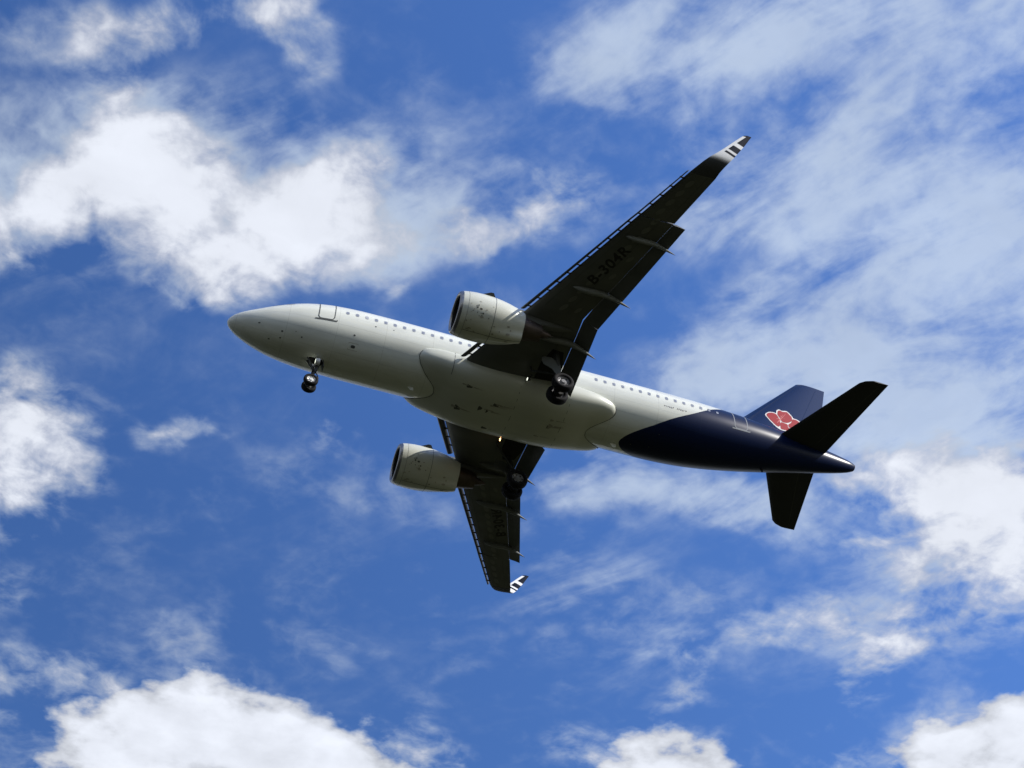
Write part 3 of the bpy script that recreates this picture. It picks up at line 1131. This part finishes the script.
    # blended winglet
    st = [(16.4, zw(16.4), le(16.4), te_full(16.4), 0), (16.75, .46, 20.42, 21.66, 20), (17.05, .62, 20.66, 21.82, 38), (17.26, .88, 20.95, 22.02, 58),
          (17.40, 1.25, 21.33, 22.26, 72), (17.50, 1.7, 21.70, 22.50, 77), (17.61, 2.3, 22.16, 22.82, 79), (17.71, 2.9, 22.62, 23.10, 80), (17.75, 3.10, 22.80, 23.20, 80), (17.76, 3.17, 22.95, 23.22, 80)]
    rings = []
    base = foil(0, 1, 0, 0)
    for (y, z, xl, xt, cant) in st:
        c_ = xt - xl
        th = 1.0 if cant < 5 else 0.85
        ring = []
        for p in base:
            n_ = (p[2] - (0.05 if cant > 5 else 0)) * c_ * th
            if cant <= 0:
                ring.append((xl + p[0] * c_, y, z + p[2] * c_))
            else:
                ring.append((xl + p[0] * c_, y - n_ * math.sin(R_(cant)), z + 0.05 * c_ + n_ * math.cos(R_(cant))))
        rings.append(sgn(ring, s))
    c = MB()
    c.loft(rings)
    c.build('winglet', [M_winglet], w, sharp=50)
    # wheel bay: its shade as a near-black slab on the skin, no opening
    c = MB()
    poly = [(16.75, 2.25), (18.0, 2.25), (18.0, 3.3), (17.75, 4.25), (17.1, 4.35), (16.75, 3.4)]
    c.loft([[(x, y * s, low(x, y) - 0.012) for (x, y) in poly], [(x, y * s, low(x, y) + 0.10) for (x, y) in poly]])
    c.build('wheel_bay_shade', [M_dark], w, smooth=False)
    return w


def registration(w, s):
    cu = bpy.data.curves.new('registration_lettering', 'FONT')
    cu.body = 'B-304R'
    cu.size = 1.0
    cu.space_character = 1.12
    cu.offset = 0.022
    tmp = bpy.data.objects.new('tmp', cu)
    COL.objects.link(tmp)
    dg = bpy.context.evaluated_depsgraph_get()
    me = bpy.data.meshes.new_from_object(tmp.evaluated_get(dg))
    bpy.data.objects.remove(tmp)
    bm = bmesh.new()
    bm.from_mesh(me)
    bmesh.ops.triangulate(bm, faces=bm.faces)
    bmesh.ops.subdivide_edges(bm, edges=[e for e in bm.edges if e.calc_length() > .3], cuts=2)
    xs = [v.co.x for v in bm.verts]
    ys = [v.co.y for v in bm.verts]
    w_, h_ = max(xs) - min(xs), max(ys) - min(ys)
    # read from below: baseline along the span, letters' tops towards the leading edge
    p0, p1 = REG[0], REG[1]
    if s < 0:
        p0, p1 = (p1[0], -p1[1]), (p0[0], -p0[1])
    ex = Vector((p1[0] - p0[0], p1[1] - p0[1]))
    ln_ = ex.length
    ex.normalize()
    up = Vector((-abs(ex.y), ex.x * (1 if ex.y > 0 else -1)))
    if s < 0:
        up = Vector((-abs(ex.y), -abs(ex.x))) if False else Vector((ex.y, -ex.x))
    hh = REG[2]
    for v in bm.verts:
        u, t = (v.co.x - min(xs)) / w_, (v.co.y - min(ys)) / h_
        q = Vector(p0) + ex * (u * ln_) + up * (t * hh)
        v.co = L(q.x, q.y, low(q.x, q.y) - 0.014)
    bm.to_mesh(me)
    bm.free()
    me.materials.clear()
    me.materials.append(M_ink)
    o = bpy.data.objects.new('registration_lettering', me)
    COL.objects.link(o)
    o.parent = w


# ------------------------------------------------------------------ engines
NACELLE_SCALE = 0.94
NAC = [(a * 0.94, r) for (a, r) in [(0.0, 1.05), (0.02, 1.10), (0.08, 1.15), (0.2, 1.19), (0.45, 1.235), (0.9, 1.275), (1.4, 1.285), (1.9, 1.265), (2.4, 1.21), (2.9, 1.12), (3.4, 1.0), (3.75, .88), (3.9, .83)]]


def build_engine(s):
    x0, yc, z0 = 11.12, 5.78, -2.12
    ax = lambda a: (x0 + a, yc * s, z0 + a * 0.035)
    n = 56

    def ring(a, r, bulge=True):
        c = ax(a)
        out = []
        for i in range(n):
            t = 360 * i / n                      # 0 = straight down
            d_ = min(t, 360 - t)
            k = 0.0
            if bulge:
                v = max(0.0, min(1.0, (a - 1.2) / 2.4))
                k = 0.24 * (v * v * (3 - 2 * v)) * math.exp(-(d_ / 20.0) ** 4)
            rr = r + k
            out.append((c[0], c[1] + rr * math.sin(R_(t)), c[2] - rr * math.cos(R_(t))))
        return out
    b = MB()
    outer = [ring(a, r) for (a, r) in NAC]
    inner = [ring(a, r, a > 3) for (a, r) in ((3.66, .81), (3.4, .84), (2.7, .9), (2.0, .95))]
    b.loft(outer[3:] + inner, caps=(False, False))
    ENG = b
    b = MB()
    lip = [ring(a, r) for (a, r) in NAC[:4]][::-1] + [ring(a, r) for (a, r) in ((0.03, 1.0), (0.10, .97))]
    b.loft(lip, caps=(False, False))
    b.loft([ring(a, r) for (a, r) in ((0.10, .97), (0.35, .955), (0.8, .985), (1.2, 1.0))], caps=(False, False), mi=1)
    LIP = b
    # soot, latches and access panels on the cowl
    b = ENG
    random.seed(21)

    def skin(a, t, off):
        r = interp(NAC, a, 1)
        d_ = min(t % 360, 360 - t % 360)
        v = max(0.0, min(1.0, (a - 1.2) / 2.4))
        r += 0.24 * (v * v * (3 - 2 * v)) * math.exp(-(d_ / 20.0) ** 4) + off
        q = ax(a)
        return (q[0], q[1] + r * math.sin(R_(t)), q[2] - r * math.cos(R_(t)))

    def pat(a, t, sa, st_, mi, off):
        n0 = len(b.v)
        for i in range(3):
            for j in range(3):
                u, v = i - 1, j - 1
                b.v.append(skin(a + sa / 2 * u * (1 - .3 * abs(v)), t + st_ / 2 * v * (1 - .3 * abs(u)), off))
        for i in range(2):
            for j in range(2):
                p = n0 + i * 3 + j
                b.f.append((p, p + 1, p + 4, p + 3))
                b.m.append(mi + 1)
    for t in range(-176, 180, 8):                # cowl joint
        for (a, w) in ((1.93, .022), (0.47, .012)):
            n0 = len(b.v)
            b.v += [skin(a - w / 2, t, .005), skin(a + w / 2, t, .005), skin(a + w / 2, t + 8, .005), skin(a - w / 2, t + 8, .005)]
            b.f.append((n0, n0 + 1, n0 + 2, n0 + 3))
            b.m.append(1)
    for i in range(16):                          # bottom split line
        a0_, a1_ = 0.5 + i * .2, 0.7 + i * .2
        n0 = len(b.v)
        b.v += [skin(a0_, -.5, .005), skin(a0_, .5, .005), skin(a1_, .5, .005), skin(a1_, -.5, .005)]
        b.f.append((n0, n0 + 1, n0 + 2, n0 + 3))
        b.m.append(1)
    for (a, t, sa, st_) in ((.95, 62, .1, 5), (1.15, 60, .16, 5), (1.0, 68, .06, 6), (.9, 66, .05, 5), (1.3, 50, .1, 4), (1.25, 44, .07, 4), (1.65, 42, .06, 3), (.75, 52, .05, 3), (1.0, 50, .05, 3)):
        pat(a, t, sa, st_, 1, .006)
    for k in range(12):
        pat(random.uniform(.6, 3.5), random.gauss(8, 10), random.uniform(.06, .25), random.uniform(2, 6), 2, .006 + k * 1e-4)
    for k in range(12):
        pat(random.uniform(.5, 1.9), random.uniform(20, 80), random.uniform(.03, .12), random.uniform(1, 3), 2, .006 + k * 1e-4)
    e = ENG.build('engine', [M_nacelle, M_seam, M_mark, M_stain], plane, sharp=60)
    LIP.build('intake_lip', [M_lip, M_liner], e, sharp=60)
    # fan: blades and spinner
    b = MB()
    c = ax(1.12)
    for k in range(18):
        a0 = 2 * math.pi * k / 18
        rs = []
        for (r, tw, ch) in ((.30, 0.25, .16), (.62, .55, .2), (.985, .95, .24)):
            dx, dt = ch * math.cos(tw), ch * math.sin(tw) / r
            rs.append([(c[0] - dx / 2, c[1] + r * math.cos(a0 - dt / 2), c[2] + r * math.sin(a0 - dt / 2)),
                       (c[0], c[1] + r * math.cos(a0 + .03), c[2] + r * math.sin(a0 + .03)),
                       (c[0] + dx / 2, c[1] + r * math.cos(a0 + dt / 2), c[2] + r * math.sin(a0 + dt / 2)),
                       (c[0] + .02, c[1] + r * math.cos(a0 - .03), c[2] + r * math.sin(a0 - .03))])
        b.loft(rs)
    b.revolve([(-.45, .01), (-.38, .1), (-.2, .22), (.1, .32), (.2, .33)], c, 'x', 24)
    b.revolve([(.25, 0.995), (.27, 0.995)], c, 'x', 40, 1)
    b.build('fan', [M_fan, M_dark], e)
    # hot section
    b = MB()
    c = ax(0)
    b.revolve([(2.9, .72), (3.3, .70), (3.9, .62), (4.5, .50), (4.75, .455), (4.75, .43), (4.3, .42)], (c[0], c[1], c[2] + .13), 'x', 40)
    b.revolve([(4.2, .30), (4.75, .27), (5.1, .17), (5.4, .04)], (c[0], c[1], c[2] + .16), 'x', 28)
    b.build('exhaust_nozzle', [M_hot], e, sharp=60)
    b = MB()
    b.revolve([(2.6, .9), (2.62, .9)], (c[0], c[1], c[2] + .09), 'x', 40)
    b.build('bypass_duct', [M_dark], e)
    # strakes on both shoulders
    for sd_ in (1,):
        th = R_(128)
        b = MB()
        rr = 1.22
        for (k_, r_) in ((0, 1),):
            yd, zd = math.sin(th), -math.cos(th)
            def pt(a, r):
                q = ax(a)
                return (q[0], q[1] + r * yd, q[2] + r * zd)
            poly = [pt(1.15, 1.25), pt(1.62, 1.46), pt(1.78, 1.46), pt(1.95, 1.20)]
            b.plate(poly, (0, zd, -yd), 0.03)
        b.build('strake', [M_slat], e, smooth=False)
    # pylon
    b = MB()
    rings = []
    for (x, zb, zt, hw) in ((12.6, -1.0, -.86, .03), (13.2, -1.1, -.72, .17), (14.0, -1.25, -.60, .22), (15.0, -1.45, -.62, .24), (15.6, -1.52, -.75, .24), (16.2, -1.42, -.75, .2), (17.0, -1.25, -.8, .14), (17.7, -1.05, -.85, .04)):
        y = yc * s
        hz = (zt - zb) / 2
        zm = (zt + zb) / 2
        rings.append([(x, y + hw * max(-1, min(1, 1.25 * math.cos(t))), zm + hz * max(-1, min(1, 1.25 * math.sin(t)))) for t in [2 * math.pi * j / 16 for j in range(16)]])
    b.loft(rings)
    b.build('pylon', [M_wing], e, sharp=50)
    return e


# ------------------------------------------------------------------ tail surfaces
def sym_foil(xl, xt, n=10, tc_=0.10):
    c = xt - xl
    pts = []
    for i in range(n + 1):
        u = (i / n) ** 1.5
        t = 5 * tc_ * (.2969 * u ** .5 - .126 * u - .3516 * u * u + .2843 * u ** 3 - .1036 * u ** 4)
        pts.append((xl + u * c, max(t * c, 0.006)))
    return pts


def fin_le(z):
    return 30.72 + (z - 3.04) * 0.888 if z > 2.6 else 30.72 - 0.39 - (2.6 - z) * 1.4


def fin_te(z):
    return 35.35 + (z - 2.0) * 0.22


def fin_half(x, z):
    a, c = fin_le(z), fin_te(z)
    u = max(0.0, min(1.0, (x - a) / (c - a)))
    return 5 * .10 * (.2969 * u ** .5 - .126 * u - .3516 * u * u + .2843 * u ** 3 - .1036 * u ** 4) * (c - a)


def build_fin():
    b = MB()
    rings = []
    for z in (1.5, 2.1, 2.6, 3.2, 4, 5, 6, 7, 7.42, 7.5):
        xl, xt = fin_le(z), fin_te(z)
        if z > 7.45:
            xl += .15
        p = sym_foil(xl, xt)
        rings.append([(x, t, z) for (x, t) in p] + [(x, -t, z) for (x, t) in p[::-1][:-1]])
    # cut the tip on a slight rise aft
    b.loft(rings)
    f = b.build('vertical_stabilizer', [M_navy], plane, sharp=50)
    c = MB()
    for (za, zb) in ((2.2, 7.3),):
        n0 = len(c.v)
        for i in range(9):
            z = za + (zb - za) * i / 8
            x = fin_le(z) + (fin_te(z) - fin_le(z)) * .70
            c.v += [(x - .015, fin_half(x, z) + .008, z), (x + .015, fin_half(x, z) + .008, z)]
        for i in range(8):
            p = n0 + 2 * i
            c.f.append((p, p + 1, p + 3, p + 2))
            c.m.append(0)
    c.build('rudder_hinge_line', [M_navy], f)
    return f


def flower(f):
    """red five-petalled flower with a white edge on the left side of the fin"""
    def curve(pts, n=6):
        out = []
        m_ = len(pts)
        for i in range(m_):
            p0, p1, p2, p3 = (Vector(pts[(i + d_) % m_]) for d_ in (-1, 0, 1, 2))
            for j in range(n):
                t = j / n
                out.append(.5 * ((2 * p1) + (p2 - p0) * t + (2 * p0 - 5 * p1 + 4 * p2 - p3) * t * t + (3 * p1 - p0 - 3 * p2 + p3) * t ** 3))
        return out
    def shape(b, pts, off, mi, cv=True):
        pl = curve(pts) if cv else [Vector(p) for p in pts]
        bm = bmesh.new()
        vs = [bm.verts.new((p.x, p.y, 0)) for p in pl]
        bm.faces.new(vs)
        bmesh.ops.triangulate(bm, faces=bm.faces)
        bmesh.ops.subdivide_edges(bm, edges=[e for e in bm.edges if e.calc_length() > .35], cuts=2, use_grid_fill=True)
        bmesh.ops.triangulate(bm, faces=bm.faces)
        n0 = len(b.v)
        bm.verts.index_update()
        for v in bm.verts:
            b.v.append((v.co.x, fin_half(v.co.x, v.co.y) + off, v.co.y))
        for fc in bm.faces:
            b.f.append(tuple(n0 + v.index for v in fc.verts))
            b.m.append(mi)
        bm.free()
    b = MB()
    outline = [(32.00, 3.45), (32.16, 3.70), (32.36, 3.84), (32.62, 3.88), (32.76, 3.86), (32.82, 4.12), (33.0, 4.30), (33.2, 4.25), (33.5, 4.34), (33.72, 4.18),
               (33.86, 3.98), (33.94, 3.86), (34.16, 3.86), (34.4, 3.70), (34.3, 3.3), (34.0, 2.85), (33.6, 2.55), (33.1, 2.42), (32.85, 2.43), (32.6, 2.57), (32.3, 2.9), (32.1, 3.2)]
    shape(b, outline, .012, 0)
    pet = [
        [(32.10, 3.46), (32.25, 3.68), (32.5, 3.78), (32.74, 3.74), (32.86, 3.5), (32.93, 3.2), (32.86, 2.75), (32.66, 2.68), (32.38, 2.96), (32.2, 3.2)],
        [(32.86, 3.78), (32.92, 4.08), (33.05, 4.2), (33.25, 4.15), (33.5, 4.23), (33.66, 4.08), (33.8, 3.88), (33.74, 3.55), (33.45, 3.28), (33.1, 3.22), (32.98, 3.5)],
        [(33.84, 3.72), (34.14, 3.76), (34.28, 3.62), (34.18, 3.3), (33.9, 2.95), (33.55, 2.9), (33.5, 3.12), (33.72, 3.4)],
        [(32.98, 3.08), (33.2, 3.12), (33.42, 3.08), (33.46, 2.84), (33.78, 2.82), (33.5, 2.62), (33.15, 2.52), (32.92, 2.56)],
    ]
    for p in pet:
        ctr = (sum(q[0] for q in p) / len(p), sum(q[1] for q in p) / len(p))
        shape(b, [(ctr[0] + (q[0] - ctr[0]) * 1.03, ctr[1] + (q[1] - ctr[1]) * 1.03) for q in p], .020, 1)
    for (p, q) in (((32.72, 2.95), (33.2, 3.86)), ((32.84, 3.1), (33.42, 4.05)), ((32.70, 3.3), (33.0, 3.42)), ((33.0, 3.7), (33.3, 3.5))):
        pv, qv = Vector(p), Vector(q)
        d_ = (qv - pv).normalized()
        w = Vector((-d_.y, d_.x)) * .025
        shape(b, [pv - w, pv + w, qv + w * .4, qv - w * .4], .028, 2, False)
    b.build('flower_emblem', [M_ewhite, M_red, M_pink], f, smooth=False)


def build_htp(s):
    b = MB()
    rings = []
    hz = lambda y: .76 + .09 * y
    def xle(y): return 31.62 + .577 * y
    def xte(y): return 35.19 + .236 * y
    for y in (.35, 1, 2, 3, 4, 5, 5.9, 6.12, 6.24, 6.27):
        xl, xt = xle(y), xte(y)
        if y > 6.0:
            xl += (y - 6.0) ** 1.5 * 3.4
        p = sym_foil(xl, xt, tc_=.09)
        rings.append(sgn([(x, y, hz(y) + t) for (x, t) in p] + [(x, y, hz(y) - t) for (x, t) in p[::-1][:-1]], s))
    b.loft(rings)
    h = b.build('horizontal_stabilizer', [M_tail], plane, sharp=50)
    c = MB()
    n0 = 0
    for i in range(8):
        y = 1.2 + i * 4.7 / 7
        x = xle(y) + (xte(y) - xle(y)) * .70
        u = .70
        t = 5 * .09 * (.2969 * u ** .5 - .126 * u - .3516 * u * u + .2843 * u ** 3 - .1036 * u ** 4) * (xte(y) - xle(y))
        c.v += [(x - .012, y * s, hz(y) - t - .006), (x + .012, y * s, hz(y) - t - .006)]
    for i in range(7):
        p = 2 * i
        c.f.append((p, p + 1, p + 3, p + 2))
        c.m.append(0)
    c.build('elevator_hinge_line', [M_seam], h)
    return h


# ------------------------------------------------------------------ landing gear
def wheel(parent, x, y, z, r, w, out, rim_m=None):
    """tyre and rim; out = +1 when the visible hub faces +y"""
    b = MB()
    h = w / 2
    b.revolve([(-h * .72, r * .56), (-h * .95, r * .70), (-h, r * .82), (-h * .86, r * .93), (-h * .55, r * .985), (-h * .5, r * .97), (-h * .45, r * .99), (-h * .05, r), (0, r * .985), (h * .05, r), (h * .45, r * .99), (h * .5, r * .97),
               (h * .55, r * .985), (h * .86, r * .93), (h, r * .82), (h * .95, r * .70), (h * .72, r * .56)], (x, y, z), 'y', 36, closed=True)
    b.build('tyre', [M_rubber], parent, sharp=60)
    b = MB()
    b.revolve([(-h * .66, r * .02), (-h * .66, r * .2), (-h * .3, r * .34), (-h * .55, r * .54), (-h * .72, r * .57), (h * .72, r * .57), (h * .55, r * .54), (h * .3, r * .34), (h * .66, r * .2), (h * .66, r * .02)], (x, y, z), 'y', 28)
    for k in range(7):
        a = 2 * math.pi * k / 7
        for sd_ in (-1, 1):
            b.tube((x + .44 * r * math.cos(a), y + sd_ * h * .38, z + .44 * r * math.sin(a)), (x + .44 * r * math.cos(a), y + sd_ * h * .52, z + .44 * r * math.sin(a)), r * .06, n=8, mi=1)
    b.build('wheel_rim', [rim_m or M_rim, M_dark], parent, sharp=40)


def build_nose_gear():
    xw, zc_ = 4.96, -3.90
    b = MB()
    b.tube((5.30, 0, -1.8), (5.08, 0, -2.95), .12, .11, 14)
    b.tube((5.08, 0, -2.95), (xw, 0, zc_), .07, .07, 12)
    b.tube((xw, -.3, zc_), (xw, .3, zc_), .055, n=10)
    b.tube((4.55, .12, -1.95), (5.06, .05, -2.85), .045, n=8)     # drag strut
    b.tube((4.55, -.12, -1.95), (5.06, -.05, -2.85), .045, n=8)
    b.tube((5.2, 0, -2.95), (5.36, 0, -3.35), .03, n=8)           # torque links
    b.tube((5.36, 0, -3.35), (5.05, 0, -3.75), .03, n=8)
    b.tube((4.98, -.42, -2.95), (4.98, .42, -2.85), .035, n=8)
    g_ = b.build('nose_gear', [M_strut], plane, sharp=50)
    wheel(g_, xw, .25, zc_, .40, .26, 1, M_strutw)
    wheel(g_, xw, -.25, zc_, .40, .26, -1, M_strut)
    for y in (-.2, .28):
        b = MB()
        b.revolve([(-.12, .05), (-.12, .17), (-.02, .20), (.10, .20), (.12, .16), (.05, .10)], (5.14, y, -2.36), 'x', 20)
        b.revolve([(-.135, .02), (-.13, .13)], (5.14, y, -2.36), 'x', 20, 1)
        b.build('taxi_light', [M_strutw, M_lamp2], g_, sharp=40)
    b = MB()
    b.box((5.16, .02, -2.30), (.22, .24, .16))
    b.tube((4.92, .10, -2.45), (5.02, .25, -2.9), .03, n=8)
    b.build('steering_actuator', [M_strutw], g_, sharp=40)
    b = MB()
    b.plate([(5.42, -.24, -2.04), (5.42, .24, -2.04), (5.5, .2, -2.5), (5.5, -.2, -2.5)], (1, 0, .1), .03)
    b.build('gear_door', [M_strut], g_, smooth=False)
    b = MB()
    fus_patch(b, 4.62, 5.42, -7, 7, 0.006, 4, 4, 0, .1)  # flat dark patch on the skin stands for the shade inside the bay
    b.build('wheel_bay_shade', [M_dark], g_)
    return g_


def build_main_gear(s):
    xw, zc_ = 17.68, -3.60
    b = MB()
    b.tube((17.35, 4.15 * s, -1.05), (17.58, 3.86 * s, -2.5), .16, .15, 16)
    b.tube((17.58, 3.86 * s, -2.5), (xw, 3.795 * s, zc_), .10, .10, 14)
    b.tube((xw, 3.35 * s, zc_), (xw, 4.24 * s, zc_), .10, n=12)
    b.tube((17.50, 3.75 * s, -2.40), (16.33, 2.94 * s, -1.66), .06, n=10)      # side stay
    b.tube((16.33, 2.94 * s, -1.66), (16.33, 2.90 * s, -1.3), .05, n=8)
    b.tube((17.6, 3.86 * s, -2.45), (17.2, 4.1 * s, -1.3), .05, n=8)
    b.tube((17.78, 3.84 * s, -2.5), (18.08, 3.82 * s, -2.98), .05, n=8)
    b.tube((18.08, 3.82 * s, -2.98), (17.82, 3.8 * s, -3.4), .05, n=8)
    g_ = b.build('main_gear', [M_strut], plane, sharp=50)
    wheel(g_, xw, 4.255 * s, zc_, .60, .46, s)
    wheel(g_, xw, 3.335 * s, zc_, .60, .46, -s)
    b = MB()
    for y in (4.02, 3.56):
        b.revolve([(-.12, .2), (-.12, .27), (.12, .27), (.12, .2)], (xw, y * s, zc_), 'y', 20)
    b.build('brake_pack', [M_dark], g_)
    b = MB()
    y = 4.08
    poly = [(16.56, y, -1.75), (16.75, y, -1.62), (17.13, y, -1.58), (17.62, y - .02, -2.00), (17.66, y - .04, -2.68), (17.38, y - .04, -2.80), (17.13, y - .02, -2.46), (16.66, y, -2.28), (16.54, y, -2.0)]
    b.plate([(p[0], p[1] * s, p[2]) for p in poly], (0, s, .1), .035)
    b.build('gear_door', [M_gdoor], g_, smooth=False)
    return g_


SLOT = 0.055
FLAPGAP = 0.03
REG = ((17.83, 8.87), (18.98, 11.33), 0.62)

wl = build_wing(1)
wr = build_wing(-1)
registration(wl, 1)
registration(wr, -1)
build_engine(1)
build_engine(-1)
fin = build_fin()
flower(fin)
build_htp(1)
build_htp(-1)
build_nose_gear()
build_main_gear(1)
build_main_gear(-1)

# retractable landing lights at the wing roots
for s, y in ((1, 2.58), (-1, 2.16)):
    b = MB()
    b.revolve([(-.05, .09), (-.04, .10), (.05, .085), (.12, .04)], (16.30, y * s, -2.0), 'x', 18)
    b.tube((16.34, y * s, -1.95), (16.5, y * s, -1.55), .035, n=8)
    o = b.build('landing_light', [M_strut], plane)
    c = MB()
    c.revolve([(-.085, .03), (-.065, .085), (-.045, .098)], (16.30, y * s, -2.0), 'x', 18)
    c.build('lamp', [M_lamp if s < 0 else M_lamp2], o)

# exhaust of the auxiliary power unit at the end of the tail cone
b = MB()
b.revolve([(-.1, .20), (.06, .185), (.06, .15), (-.1, .14)], (37.5, 0, 1.0), 'x', 20)
b.build('tail_cone_exhaust', [M_dark], plane)
